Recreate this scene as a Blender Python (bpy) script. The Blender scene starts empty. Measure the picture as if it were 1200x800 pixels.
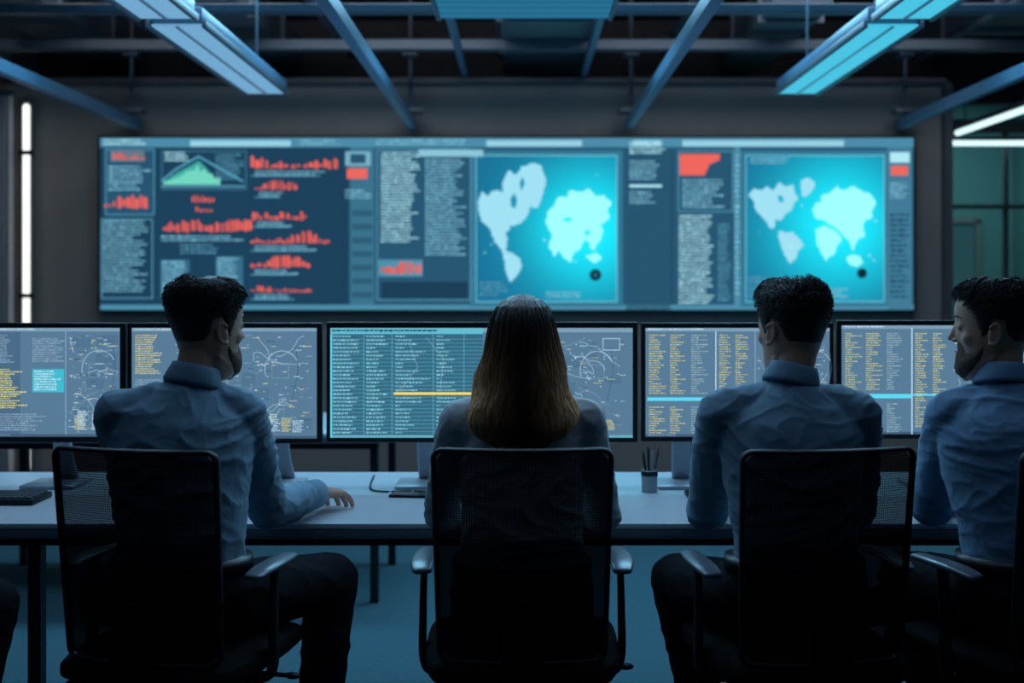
import bpy, bmesh, math, random
import numpy as np
from mathutils import Vector, Matrix, noise
from mathutils.geometry import tessellate_polygon
random.seed(7)
F=1400.0; CX=612.0; CY=335.0; HC=1.37
V=Vector
def W(px,py,d): return V(((px-CX)*d/F, d, HC-(py-CY)*d/F))
def s2l(c):
    return tuple((x/12.92 if x<=0.04045 else ((x+0.055)/1.055)**2.4) for x in c)
def rgb(r,g,b): return s2l((r/255.0,g/255.0,b/255.0))
scene=bpy.context.scene
try: scene.view_settings.view_transform='Standard'
except Exception: pass
COL=scene.collection
# ------------------------------------------------------------ materials
def newmat(name):
    m=bpy.data.materials.new(name); m.use_nodes=True
    nt=m.node_tree; nt.nodes.clear()
    o=nt.nodes.new('ShaderNodeOutputMaterial'); return m,nt,o
def mat(name,col,rough=0.6,metal=0.0,var=0.12,scale=20.0,bump=0.0,bscale=200.0,spec=0.5,sheen=0.0,coord='Object',crease=0.0):
    m,nt,o=newmat(name)
    b=nt.nodes.new('ShaderNodeBsdfPrincipled'); nt.links.new(b.outputs[0],o.inputs[0])
    b.inputs['Roughness'].default_value=rough; b.inputs['Metallic'].default_value=metal
    b.inputs['Specular IOR Level'].default_value=spec
    if sheen: b.inputs['Sheen Weight'].default_value=sheen
    tc=nt.nodes.new('ShaderNodeTexCoord')
    n=nt.nodes.new('ShaderNodeTexNoise'); n.inputs['Scale'].default_value=scale; n.inputs['Detail'].default_value=4
    nt.links.new(tc.outputs[coord],n.inputs['Vector'])
    mx=nt.nodes.new('ShaderNodeMix'); mx.data_type='RGBA'
    mx.inputs[6].default_value=tuple(c*(1-var) for c in col)+(1,)
    mx.inputs[7].default_value=tuple(min(1,c*(1+var)) for c in col)+(1,)
    nt.links.new(n.outputs[0],mx.inputs[0]); nt.links.new(mx.outputs[2],b.inputs['Base Color'])
    if bump>0:
        n2=nt.nodes.new('ShaderNodeTexNoise'); n2.inputs['Scale'].default_value=bscale; n2.inputs['Detail'].default_value=3
        nt.links.new(tc.outputs[coord],n2.inputs['Vector'])
        bp=nt.nodes.new('ShaderNodeBump'); bp.inputs['Strength'].default_value=bump; bp.inputs['Distance'].default_value=0.004
        nt.links.new(n2.outputs[0],bp.inputs['Height'])
        if crease>0:
            n3=nt.nodes.new('ShaderNodeTexNoise'); n3.inputs['Scale'].default_value=9; n3.inputs['Detail'].default_value=4; n3.inputs['Distortion'].default_value=1.4
            nt.links.new(tc.outputs[coord],n3.inputs['Vector'])
            b3=nt.nodes.new('ShaderNodeBump'); b3.inputs['Strength'].default_value=crease; b3.inputs['Distance'].default_value=0.03
            nt.links.new(n3.outputs[0],b3.inputs['Height']); nt.links.new(b3.outputs[0],bp.inputs['Normal'])
        nt.links.new(bp.outputs[0],b.inputs['Normal'])
    return m
def emit(name,col,strength=1.0):
    m,nt,o=newmat(name)
    e=nt.nodes.new('ShaderNodeEmission'); e.inputs[0].default_value=tuple(col)+(1,); e.inputs[1].default_value=strength
    nt.links.new(e.outputs[0],o.inputs[0]); return m
def emit_attr(name,strength=1.0):
    m,nt,o=newmat(name)
    a=nt.nodes.new('ShaderNodeAttribute'); a.attribute_name='Col'
    e=nt.nodes.new('ShaderNodeEmission'); e.inputs[1].default_value=strength
    nt.links.new(a.outputs['Color'],e.inputs[0]); nt.links.new(e.outputs[0],o.inputs[0]); return m
def slat_emit(name,col,dark,scale,strength):
    m,nt,o=newmat(name)
    tc=nt.nodes.new('ShaderNodeTexCoord'); w=nt.nodes.new('ShaderNodeTexWave'); w.bands_direction='Y'
    w.inputs['Scale'].default_value=scale
    nt.links.new(tc.outputs['Object'],w.inputs['Vector'])
    mx=nt.nodes.new('ShaderNodeMix'); mx.data_type='RGBA'
    mx.inputs[6].default_value=tuple(dark)+(1,); mx.inputs[7].default_value=tuple(col)+(1,)
    nt.links.new(w.outputs[1],mx.inputs[0])
    e=nt.nodes.new('ShaderNodeEmission'); e.inputs[1].default_value=strength
    nt.links.new(mx.outputs[2],e.inputs[0]); nt.links.new(e.outputs[0],o.inputs[0]); return m

M_floor=mat('carpet_floor',(0.050,0.115,0.145),0.95,0,0.25,60,0.6,300,0.1)
M_wall=mat('painted_wall',(0.24,0.22,0.205),0.85,0,0.05,3)
M_wall2=mat('green_wall',(0.05,0.12,0.125),0.8,0,0.1,3)
M_ceil=mat('dark_ceiling',(0.02,0.024,0.03),0.9,0,0.3,4)
M_trim=mat('wall_trim',(0.08,0.085,0.09),0.6)
M_slat=mat('slat_wall',(0.16,0.16,0.17),0.8)
M_curtain=mat('grey_curtain',(0.45,0.45,0.45),0.9)
M_beam=mat('blue_steel',(0.065,0.15,0.235),0.45,0.1)
M_dsteel=mat('dark_steel',(0.06,0.085,0.11),0.5,0.2)
M_duct=mat('duct_metal',(0.06,0.08,0.10),0.5,0.3)
M_black=mat('black_plastic',(0.006,0.007,0.009),0.5,0,0.1,30,spec=.3)
M_chair=mat('chair_fabric',(0.004,0.005,0.006),0.85,0,0.2,60,0.3,400,0.12)
M_pad=mat('armrest_pad',(0.14,0.17,0.21),0.3)
M_silver=mat('silver_plastic',(0.38,0.42,0.48),0.35,0.3)
M_desk=mat('desk_laminate',(0.50,0.57,0.63),0.35,0,0.04,6)
M_deskedge=mat('desk_edge',(0.12,0.16,0.20),0.5)
M_deskleg=mat('desk_leg_steel',(0.02,0.028,0.036),0.45,0.5)
M_skin=mat('skin',(0.60,0.33,0.23),0.5,0,0.08,40,0.15,500)
M_beard=mat('beard_stubble',(0.16,0.10,0.074),0.85,0,0.5,480,0.5,600,0.2)
M_hairm=mat('dark_hair',(0.016,0.012,0.011),0.5,0,0.4,120,0.4,400,0.4)
M_shirt=mat('blue_cotton_shirt',(0.18,0.30,0.40),0.85,0,0.06,25,0.25,500,0.2,0.15,crease=.14)
M_shirt4=mat('denim_blue_shirt',(0.16,0.29,0.44),0.85,0,0.06,25,0.25,500,0.2,0.15,crease=.14)
M_shirtw=mat('pale_blouse',(0.56,0.61,0.64),0.85,0,0.06,25,0.25,500,0.2,0.15,crease=.12)
M_trous=mat('dark_trousers',(0.008,0.009,0.013),0.85,0,0.2,25,0.2,400,0.15)
M_belt=mat('belt_leather',(0.006,0.006,0.006),0.4)
M_shoe=mat('black_leather',(0.01,0.01,0.01),0.35)
M_eye=mat('eye_white',(0.22,0.22,0.22),0.2)
M_scr=emit_attr('video_wall_display',1.18)
M_mon=emit_attr('monitor_display',1.35)
M_tube=emit('white_tube',(0.92,0.94,0.90),1.5)
M_tubec=emit('cyan_tube',(0.65,0.95,1.0),1.4)
M_lumL=slat_emit('pale_blue_diffuser',rgb(140,198,232),rgb(75,130,178),11,1.0)
M_lumR=slat_emit('cyan_diffuser',rgb(95,222,245),rgb(35,155,198),11,1.05)
M_lumC=slat_emit('teal_diffuser',rgb(46,122,158),rgb(34,106,142),3,0.9)
M_glass=mat('tinted_panel',(0.02,0.06,0.065),0.2)
M_lit=emit('lit_window',rgb(56,104,108),1.0)
M_lit2=emit('lit_window_dim',rgb(34,68,75),1.0)
def mesh_mat():
    m,nt,o=newmat('woven_chair_mesh')
    b=nt.nodes.new('ShaderNodeBsdfPrincipled'); b.inputs['Base Color'].default_value=(0.005,0.006,0.008,1); b.inputs['Roughness'].default_value=0.8
    b.inputs['Specular IOR Level'].default_value=.12
    t=nt.nodes.new('ShaderNodeBsdfTransparent'); mx=nt.nodes.new('ShaderNodeMixShader')
    tc=nt.nodes.new('ShaderNodeTexCoord'); mp=nt.nodes.new('ShaderNodeMapping'); mp.inputs['Scale'].default_value=(1,0,1)
    nt.links.new(tc.outputs['Object'],mp.inputs[0])
    ck=nt.nodes.new('ShaderNodeTexVoronoi'); ck.inputs['Scale'].default_value=185
    ck.inputs['Randomness'].default_value=0.0
    nt.links.new(mp.outputs[0],ck.inputs['Vector'])
    mr=nt.nodes.new('ShaderNodeMapRange'); mr.inputs[1].default_value=0.25; mr.inputs[2].default_value=0.48
    mr.inputs[3].default_value=0.76; mr.inputs[4].default_value=0.97
    nt.links.new(ck.outputs['Distance'],mr.inputs[0])
    sp=nt.nodes.new('ShaderNodeSeparateXYZ'); nt.links.new(tc.outputs['Object'],sp.inputs[0])
    zr=nt.nodes.new('ShaderNodeMapRange'); zr.inputs[1].default_value=.95; zr.inputs[2].default_value=.80; zr.inputs[3].default_value=0; zr.inputs[4].default_value=.97
    nt.links.new(sp.outputs[2],zr.inputs[0])
    mxx=nt.nodes.new('ShaderNodeMath'); mxx.operation='MAXIMUM'; nt.links.new(mr.outputs[0],mxx.inputs[0]); nt.links.new(zr.outputs[0],mxx.inputs[1])
    nt.links.new(mxx.outputs[0],mx.inputs[0]); nt.links.new(t.outputs[0],mx.inputs[1]); nt.links.new(b.outputs[0],mx.inputs[2])
    nt.links.new(mx.outputs[0],o.inputs[0]); return m
M_mesh=mesh_mat()
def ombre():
    m,nt,o=newmat('ombre_hair_lit_sides')
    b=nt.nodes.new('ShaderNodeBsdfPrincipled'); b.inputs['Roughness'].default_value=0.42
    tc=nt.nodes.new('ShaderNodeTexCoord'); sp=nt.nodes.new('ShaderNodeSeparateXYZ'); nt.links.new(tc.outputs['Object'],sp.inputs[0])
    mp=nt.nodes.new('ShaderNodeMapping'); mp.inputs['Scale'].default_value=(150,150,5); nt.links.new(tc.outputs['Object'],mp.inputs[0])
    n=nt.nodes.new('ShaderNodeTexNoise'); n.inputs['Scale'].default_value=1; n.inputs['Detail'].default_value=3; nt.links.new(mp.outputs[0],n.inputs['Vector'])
    ab=nt.nodes.new('ShaderNodeMath'); ab.operation='ABSOLUTE'; nt.links.new(sp.outputs[0],ab.inputs[0])  # monitor light on the hair sides is painted into the colour
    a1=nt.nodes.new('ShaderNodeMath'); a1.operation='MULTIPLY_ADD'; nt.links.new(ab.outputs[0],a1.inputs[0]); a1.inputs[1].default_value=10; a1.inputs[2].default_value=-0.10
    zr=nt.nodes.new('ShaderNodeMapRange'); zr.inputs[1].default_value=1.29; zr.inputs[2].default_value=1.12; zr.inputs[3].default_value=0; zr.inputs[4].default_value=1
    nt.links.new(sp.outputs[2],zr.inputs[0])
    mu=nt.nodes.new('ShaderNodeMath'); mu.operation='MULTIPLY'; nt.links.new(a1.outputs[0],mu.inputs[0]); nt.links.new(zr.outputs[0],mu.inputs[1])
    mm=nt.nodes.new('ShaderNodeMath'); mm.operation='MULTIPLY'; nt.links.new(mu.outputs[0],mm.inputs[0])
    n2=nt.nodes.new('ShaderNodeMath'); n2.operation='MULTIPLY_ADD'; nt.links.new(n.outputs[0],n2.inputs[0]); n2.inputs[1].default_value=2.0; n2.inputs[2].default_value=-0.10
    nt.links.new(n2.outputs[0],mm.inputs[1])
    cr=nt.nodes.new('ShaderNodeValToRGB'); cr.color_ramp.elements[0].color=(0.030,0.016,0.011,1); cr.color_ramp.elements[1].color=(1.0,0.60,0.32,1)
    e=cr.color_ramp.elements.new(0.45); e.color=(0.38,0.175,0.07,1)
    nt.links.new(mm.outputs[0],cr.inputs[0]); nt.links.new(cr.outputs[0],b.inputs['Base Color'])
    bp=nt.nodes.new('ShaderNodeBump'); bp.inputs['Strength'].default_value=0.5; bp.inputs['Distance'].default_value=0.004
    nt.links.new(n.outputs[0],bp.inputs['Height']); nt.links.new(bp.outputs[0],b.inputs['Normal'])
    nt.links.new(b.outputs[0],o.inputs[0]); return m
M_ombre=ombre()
# ------------------------------------------------------------ helpers
def tag(o,label=None,category=None,kind=None,group=None):
    if label: o['label']=label
    if category: o['category']=category
    if kind: o['kind']=kind
    if group: o['group']=group
    return o
def link(o,parent=None,loc=None,rotz=None):
    COL.objects.link(o)
    if parent is not None: o.parent=parent
    if loc is not None: o.location=loc
    if rotz is not None: o.rotation_euler=(0,0,rotz)
    return o
def empty(name,loc,rotz=0,**k):
    o=bpy.data.objects.new(name,None); o.empty_display_size=0.1
    link(o,None,loc,rotz); return tag(o,**k)
class MB:
    def __init__(s): s.v=[]; s.f=[]
    def box(s,c,size,rot=None):
        b=len(s.v); c=V(c)
        for dz in(-.5,.5):
            for dx,dy in((-.5,-.5),(.5,-.5),(.5,.5),(-.5,.5)):
                p=V((dx*size[0],dy*size[1],dz*size[2]))
                if rot is not None: p=rot@p
                s.v.append(c+p)
        for f in((3,2,1,0),(4,5,6,7),(0,1,5,4),(1,2,6,5),(2,3,7,6),(3,0,4,7)): s.f.append([b+i for i in f])
        return s
    def sweep(s,pts,rad,lat=V((1,0,0)),n=20,cap=True,smooth=0,closed=False,power=1.0):
        pts=[V(p) for p in pts]
        rad=[(r,r) if not isinstance(r,(tuple,list)) else tuple(r) for r in rad]
        lats=[V(l) for l in lat] if isinstance(lat,list) else [V(lat)]*len(pts)
        if smooth and len(pts)>2:
            np_,nr,nl=[],[],[]
            L=len(pts)
            for i in range(L-1):
                a=pts[max(0,i-1)];b=pts[i];c=pts[i+1];d=pts[min(L-1,i+2)]
                ra=rad[max(0,i-1)];rb=rad[i];rc=rad[i+1];rd=rad[min(L-1,i+2)]
                for k in range(smooth):
                    t=k/smooth; t2=t*t;t3=t2*t
                    w=(-.5*t3+t2-.5*t,1.5*t3-2.5*t2+1,-1.5*t3+2*t2+.5*t,.5*t3-.5*t2)
                    np_.append(a*w[0]+b*w[1]+c*w[2]+d*w[3])
                    nr.append(tuple(max(1e-4,ra[j]*w[0]+rb[j]*w[1]+rc[j]*w[2]+rd[j]*w[3]) for j in(0,1)))
                    nl.append(lats[i].lerp(lats[i+1],t))
            np_.append(pts[-1]);nr.append(rad[-1]);nl.append(lats[-1])
            pts,rad,lats=np_,nr,nl
        L=len(pts); rings=[]
        def ring(c,u,v,rx,ry):
            b=len(s.v)
            for i in range(n):
                a=2*math.pi*i/n; ca,sa=math.cos(a),math.sin(a)
                if power!=1.0:
                    ca=math.copysign(abs(ca)**power,ca); sa=math.copysign(abs(sa)**power,sa)
                s.v.append(c+u*(rx*ca)+v*(ry*sa))
            return b
        for i in range(L):
            if closed: t=pts[(i+1)%L]-pts[i-1]
            else: t=pts[min(L-1,i+1)]-pts[max(0,i-1)]
            t.normalize()
            l=lats[i]; u=l-t*l.dot(t)
            if u.length<1e-3:
                l=V((0,0,1)) if abs(t.z)<.9 else V((0,1,0)); u=l-t*l.dot(t)
            u.normalize(); v=t.cross(u)
            if cap and not closed and i==0:
                m=min(rad[0])
                for ang in(75,50,25):
                    a=math.radians(ang); k=math.cos(a)
                    rings.append(ring(pts[0]-t*(m*math.sin(a)),u,v,rad[0][0]*k,rad[0][1]*k))
            rings.append(ring(pts[i],u,v,*rad[i]))
            if cap and not closed and i==L-1:
                m=min(rad[-1])
                for ang in(25,50,75):
                    a=math.radians(ang); k=math.cos(a)
                    rings.append(ring(pts[-1]+t*(m*math.sin(a)),u,v,rad[-1][0]*k,rad[-1][1]*k))
        R=len(rings)
        for i in range(R if closed else R-1):
            a=rings[i]; b=rings[(i+1)%R]
            for j in range(n):
                k=(j+1)%n; s.f.append([a+j,a+k,b+k,b+j])
        if not closed:
            s.f.append([rings[0]+j for j in range(n)][::-1]); s.f.append([rings[-1]+j for j in range(n)])
        return s
    def ell(s,c,r,rot=None,n=18):
        c=V(c); b=len(s.v); m=n//2
        for i in range(1,m):
            ph=math.pi*i/m
            for j in range(n):
                th=2*math.pi*j/n
                p=V((r[0]*math.sin(ph)*math.cos(th),r[1]*math.sin(ph)*math.sin(th),r[2]*math.cos(ph)))
                if rot is not None: p=rot@p
                s.v.append(c+p)
        for i in range(m-2):
            for j in range(n):
                k=(j+1)%n; s.f.append([b+i*n+j,b+(i+1)*n+j,b+(i+1)*n+k,b+i*n+k])
        t=V((0,0,r[2])); q=V((0,0,-r[2]))
        if rot is not None: t=rot@t;q=rot@q
        s.v.append(c+t); ti=len(s.v)-1; s.v.append(c+q); qi=len(s.v)-1
        for j in range(n):
            k=(j+1)%n; s.f.append([ti,b+j,b+k]); s.f.append([qi,b+(m-2)*n+k,b+(m-2)*n+j])
        return s
    def xf(s,start,M):
        for i in range(start,len(s.v)): s.v[i]=M@s.v[i]
    def obj(s,name,mat,off=V((0,0,0)),bevel=0,seg=2,smooth=True,parent=None,loc=None,rotz=None,remesh=0,sm=0,disp=None):
        me=bpy.data.meshes.new(name)
        me.from_pydata([tuple(V(v)-off) for v in s.v],[],s.f); me.update()
        bm=bmesh.new(); bm.from_mesh(me); bmesh.ops.recalc_face_normals(bm,faces=bm.faces[:])
        if bevel: bmesh.ops.bevel(bm,geom=bm.edges[:],offset=bevel,segments=seg,profile=.5,affect='EDGES')
        bm.to_mesh(me); bm.free()
        if remesh:
            t=bpy.data.objects.new('tmp',me); COL.objects.link(t)
            md=t.modifiers.new('r','REMESH'); md.mode='VOXEL'; md.voxel_size=remesh; md.adaptivity=0
            if sm:
                m2=t.modifiers.new('s','SMOOTH'); m2.factor=.5; m2.iterations=sm
            dg=bpy.context.evaluated_depsgraph_get(); dg.update()
            me2=bpy.data.meshes.new_from_object(t.evaluated_get(dg))
            bpy.data.objects.remove(t); bpy.data.meshes.remove(me); me=me2; me.name=name
            me.materials.clear()
            if disp:
                nrm=[v.normal.copy() for v in me.vertices]
                for i,v in enumerate(me.vertices): v.co=v.co+nrm[i]*disp(v.co)
                me.update()
        me.materials.append(mat)
        if smooth: me.polygons.foreach_set('use_smooth',[True]*len(me.polygons))
        if bevel and smooth:
            try: me.set_sharp_from_angle(angle=math.radians(40))
            except Exception: pass
        o=bpy.data.objects.new(name,me); link(o,parent,loc,rotz); return o
def box(name,c,size,mat,bevel=0,parent=None,**k):
    m=MB()
    if parent is None:
        m.box((0,0,0),size); o=m.obj(name,mat,bevel=bevel,smooth=bevel>0,loc=c)
    else:
        m.box(c,size); o=m.obj(name,mat,bevel=bevel,smooth=bevel>0,parent=parent)
    return tag(o,**k)
# ------------------------------------------------------------ flat display content
class Disp:
    def __init__(s,fx,lay=0.0006): s.fx=fx; s.v=[];s.f=[];s.c=[]; s.lay=lay
    def P(s,x,y,l): p=s.fx(x,y); return V((p[0],-s.lay*l,p[1]))
    def rect(s,x0,y0,x1,y1,col,l=1,cc=None):
        b=len(s.v); s.v+= [s.P(x0,y1,l),s.P(x1,y1,l),s.P(x1,y0,l),s.P(x0,y0,l)]
        s.f.append([b,b+1,b+2,b+3]); s.c.append(cc if cc else [col]*4)
    def frame(s,x0,y0,x1,y1,w,col,l=2):
        s.rect(x0,y0,x1,y0+w,col,l);s.rect(x0,y1-w,x1,y1,col,l);s.rect(x0,y0,x0+w,y1,col,l);s.rect(x1-w,y0,x1,y1,col,l)
    def line(s,a,b,w,col,l=3):
        dx,dy=b[0]-a[0],b[1]-a[1]; L=math.hypot(dx,dy) or 1; nx,ny=-dy/L*w/2,dx/L*w/2
        i=len(s.v)
        for (x,y) in((a[0]+nx,a[1]+ny),(b[0]+nx,b[1]+ny),(b[0]-nx,b[1]-ny),(a[0]-nx,a[1]-ny)): s.v.append(s.P(x,y,l))
        s.f.append([i,i+1,i+2,i+3]); s.c.append([col]*4)
    def path(s,pts,w,col,l=3):
        for a,b in zip(pts[:-1],pts[1:]): s.line(a,b,w,col,l)
    def poly(s,pts,col,l=3,jag=0):
        # triangulate first with the clean outline; ragged coast made of small blobs along it
        b=len(s.v); s.v+=[s.P(x,y,l) for x,y in pts]
        for t in tessellate_polygon([[V((x,y,0)) for x,y in pts]]): s.f.append([b+i for i in t]); s.c.append([col]*3)
        if jag:
            for i,p in enumerate(pts):
                q=pts[(i+1)%len(pts)]; L=math.hypot(q[0]-p[0],q[1]-p[1]); k=max(1,int(L/2.6))
                for j in range(k):
                    t=(j+random.random())/k
                    s.blob(p[0]+(q[0]-p[0])*t,p[1]+(q[1]-p[1])*t,random.uniform(.8,2.4)*jag,col,l+.15)
    def blob(s,x,y,r,col,l):
        b=len(s.v); s.v.append(s.P(x,y,l))
        for a in range(7): s.v.append(s.P(x+r*random.uniform(.5,1.2)*math.cos(a*.8976),y+r*random.uniform(.5,1.2)*math.sin(a*.8976),l))
        for a in range(7): s.f.append([b,b+1+a,b+1+(a+1)%7]); s.c.append([col]*3)
    def text(s,x0,y0,x1,y1,pitch,col,l=3,fill=.55,rag=.35,cw=1.0):
        y=y0
        while y+pitch*fill<=y1:
            xe=x0+(x1-x0)*(1-random.random()*rag); x=x0
            while x<xe:
                w=random.uniform(1.6,6)*cw*pitch/4; k=random.uniform(.65,1.05)
                s.rect(x,y,min(x+w,xe),y+pitch*fill*random.uniform(.75,1.05),tuple(q*k for q in col),l); x+=w+pitch*.22
            y+=pitch
    def big(s,x0,y0,x1,y1,col,l=3):
        x=x0;h=y1-y0;base=.5
        while x<x1:
            w=random.uniform(.12,.34)*h; base=max(.25,min(.95,base+random.uniform(-.35,.35))); t=y1-h*base; bt=y1-random.random()*h*.18
            k=random.uniform(.75,1.05); s.poly([(x,t),(x+w*.6,t-h*.1*random.random()),(x+w,t+h*.1),(x+w,bt),(x,bt)],tuple(q*k for q in col),l); x+=w+h*random.choice([.05,.05,.16])
    def obj(s,name,mat,parent,loc=(0,0,0)):
        me=bpy.data.meshes.new(name); me.from_pydata([tuple(v) for v in s.v],[],s.f); me.update()
        ca=me.color_attributes.new('Col','FLOAT_COLOR','CORNER'); arr=[]
        for p,c in zip(me.polygons,s.c):
            for q in c: arr+=[q[0],q[1],q[2],1.0]
        ca.data.foreach_set('color',arr)
        me.materials.append(mat); o=bpy.data.objects.new(name,me); return link(o,parent,loc)
# ============================================================ ROOM
WD=8.0
def st(o): o['kind']='structure'; return o
st(box('floor',(0.4,5.0,-0.05),(9,14,0.1),M_floor))
st(box('ceiling',(0.4,5.0,3.35),(9,14,0.1),M_ceil))
st(box('wall_back',(-0.36,WD+.06,1.36),(6.34,0.12,2.72),M_wall))
st(box('wall_upper',(0.4,WD+.75,3.0),(8.4,0.1,.6),M_ceil))
st(box('trim_1',(-0.29,WD+.03,2.735),(6.22,0.2,0.035),M_trim))
st(box('trim_2',(2.83,WD+.02,1.36),(0.05,0.2,2.72),M_trim))
st(box('baseboard_back',(-0.29,WD-.012,.05),(6.2,0.024,.1),M_trim))
st(box('wall_far',(3.2,11.5,1.6),(4.6,0.1,3.3),M_wall2))
st(box('wall_right',(4.75,5.0,1.65),(0.1,14,3.3),M_wall2))
m=MB(); m.box((0,0,0),(0.1,14,3.3))
for i in range(90): m.box((.07,-2.6+.075*i+ .02,0),(.05,.035,3.2))
st(m.obj('wall_left',M_slat,loc=(-3.60,5.3,1.65),smooth=False))
cu=empty('curtain',(-3.44,7.86,0),label='floor length grey pleated curtain beside wall light',category='curtain')
m=MB(); N=110
for i in range(N+1):
    x=-.075+.155*i/N; y=.030*math.sin(i*.30)+.004*math.sin(i*1.1)
    m.v.append(V((x,y,.04))); m.v.append(V((x,y*.7,2.62)))
for i in range(N): m.f.append([2*i,2*i+2,2*i+3,2*i+1])
m.obj('drape',M_curtain,parent=cu)
m=MB(); m.sweep([(-.08,0,2.64),(.085,0,2.64)],[.015,.015],n=10); m.obj('curtain_rod',M_dsteel,parent=cu)
e=empty('wall_light',(-3.30,WD-.05,0),label='tall vertical white wall light tube in clips',category='wall light')
m=MB(); m.box((0,.025,1.35),(.07,.03,2.5)); m.obj('backplate',M_trim,parent=e,smooth=False)
for a,b in((.16,1.29),(1.32,2.24),(2.27,2.56)):
    m=MB(); m.sweep([(0,0,a),(0,0,b)],[.022,.022],n=12); m.obj('tube',M_tube,parent=e)
for z in(1.305,2.255):
    m=MB(); m.box((0,0,z),(.08,.06,.03)); m.obj('clip',M_black,parent=e,smooth=False)
# corridor
st(box('trim_3',(3.9,9.2,2.60),(2.1,.08,.10),M_trim))
for i,x in enumerate((2.93,3.27,3.72,4.4)):
    st(box('trim_%d'%(4+i),(x,9.2,1.28),(.03,.05,2.56),M_trim))
st(box('trim_8',(3.9,9.2,1.98),(2.1,.04,.03),M_trim))
def fixture(loc,L,axis,label):
    e=empty('corridor_light',loc,label=label,category='ceiling light')
    sx,sy=(L,.07) if axis=='x' else (.07,L)
    m=MB(); m.box((0,0,.03),(sx,sy,.03)); m.obj('housing',M_trim,parent=e,smooth=False)
    a=V((L/2-.03,0,0)) if axis=='x' else V((0,L/2-.03,0))
    m=MB(); m.sweep([-a,a],[.022,.022],n=10); m.obj('tube',M_tubec,parent=e)
    for s in(-.8,.8):
        m=MB(); m.sweep([a*s+V((0,0,.04)),a*s+V((0,0,3.29-loc[2]))],[.006,.006],n=6); m.obj('suspension_wire',M_dsteel,parent=e)
fixture((3.95,9.1,2.46),1.5,'x','bright horizontal linear light above glass partition')
fixture((3.27,8.2,2.52),1.6,'y','linear ceiling light running toward the corridor')
e=empty('glazed_door',(3.60,11.42,0),label='teal glazed double door in dark frame',category='door')
m=MB()
for x in(-.75,-.02,.02,.75): m.box((x,0,1.0),(.05,.06,2.0))
m.box((0,0,2.0),(1.55,.06,.06)); m.box((0,0,.9),(1.5,.05,.05)); m.obj('frame',M_trim,parent=e,smooth=False)
MB().box((-.4,.01,1.45),(.66,.01,1.0)).obj('pane',M_lit,parent=e,smooth=False)
MB().box((.4,.01,1.45),(.66,.01,1.0)).obj('pane',M_lit2,parent=e,smooth=False)
MB().box((-.4,.01,.45),(.66,.01,.8)).obj('kick_panel',M_glass,parent=e,smooth=False)
MB().box((.4,.01,.45),(.66,.01,.8)).obj('kick_panel',M_glass,parent=e,smooth=False)
e=empty('corridor_cabinet',(3.05,10.9,0),label='dark low cabinet with pale top in corridor',category='cabinet')
m=MB(); m.box((0,0,.62),(.5,.5,1.24)); m.obj('body',M_glass,parent=e,bevel=.01)
m=MB(); m.box((-.12,-.26,.62),(.22,.02,1.1)); m.obj('door',M_trim,parent=e,bevel=.005)
m=MB(); m.box((.12,-.26,.62),(.22,.02,1.1)); m.obj('door',M_trim,parent=e,bevel=.005)

# ============================================================ CEILING STRUCTURE
def tubebeam(name,a,b,w,h,mat,label,cat='beam'):
    a=V(a);b=V(b); c=(a+b)/2; d=b-a; m=MB()
    rot=d.to_track_quat('Y','Z').to_matrix()
    m.box((0,0,0),(w,d.length,h),rot)
    o=m.obj(name,mat,loc=c,bevel=min(w,h)*.12,seg=1); return tag(o,label=label,category=cat)
for x in(-2.55,-.73,.71,2.50):
    o=tubebeam('ceiling_beam',(x,2.0,2.44),(x,7.93,2.44),.05,.07,M_beam,'blue painted steel ceiling beam running to screen','beam'); o['group']='blue ceiling beams'
    e=empty('beam_hanger',(x,7.8,2.48),label='dark steel rod hanger holding ceiling beam',category='bracket',group='beam hangers')
    m=MB(); m.sweep([(0,0,.0),(0,0,.82)],[.014,.014],n=8); m.obj('rod',M_dsteel,parent=e)
    MB().box((0,0,.03),(.16,.12,.03)).obj('plate',M_dsteel,parent=e,bevel=.004)
    MB().box((0,0,.40),(.10,.10,.03)).obj('plate',M_dsteel,parent=e,bevel=.004)
for x in(-.38,.41,-1.9,1.95):
    o=tubebeam('ceiling_rail',(x,2.0,2.78),(x,7.9,2.78),.04,.05,M_beam,'thin blue steel rail below dark ceiling','rail'); o['group']='thin ceiling rails'
for y,z,h in((5.05,2.84,.05),(6.35,2.84,.05),(7.3,2.84,.07)):
    o=tubebeam('cross_beam',(-3.4,y,z),(4.6,y,z),.07,h,M_dsteel,'dark steel cross beam spanning the ceiling','beam'); o['group']='ceiling cross beams'
for (x,y0,y1,z,w,h) in((-2.9,3,8.4,3.08,.45,.25),(.15,6.4,8.5,3.0,.55,.26),(1.55,6.6,8.5,3.02,.34,.22),(3.0,3,8.4,3.1,.5,.22),(-1.75,6.5,8.5,3.02,.4,.2)):
    e=empty('air_duct',(x,(y0+y1)/2,z),label='dark rectangular sheet metal air duct',category='duct',group='air ducts')
    m=MB(); m.box((0,0,0),(w,y1-y0,h)); m.obj('duct_body',M_duct,parent=e,bevel=.01)
    k=y0-(y0+y1)/2+.3
    while k<(y1-y0)/2: MB().box((0,k,0),(w+.04,.03,h+.04)).obj('flange',M_dsteel,parent=e,smooth=False); k+=.9
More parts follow.
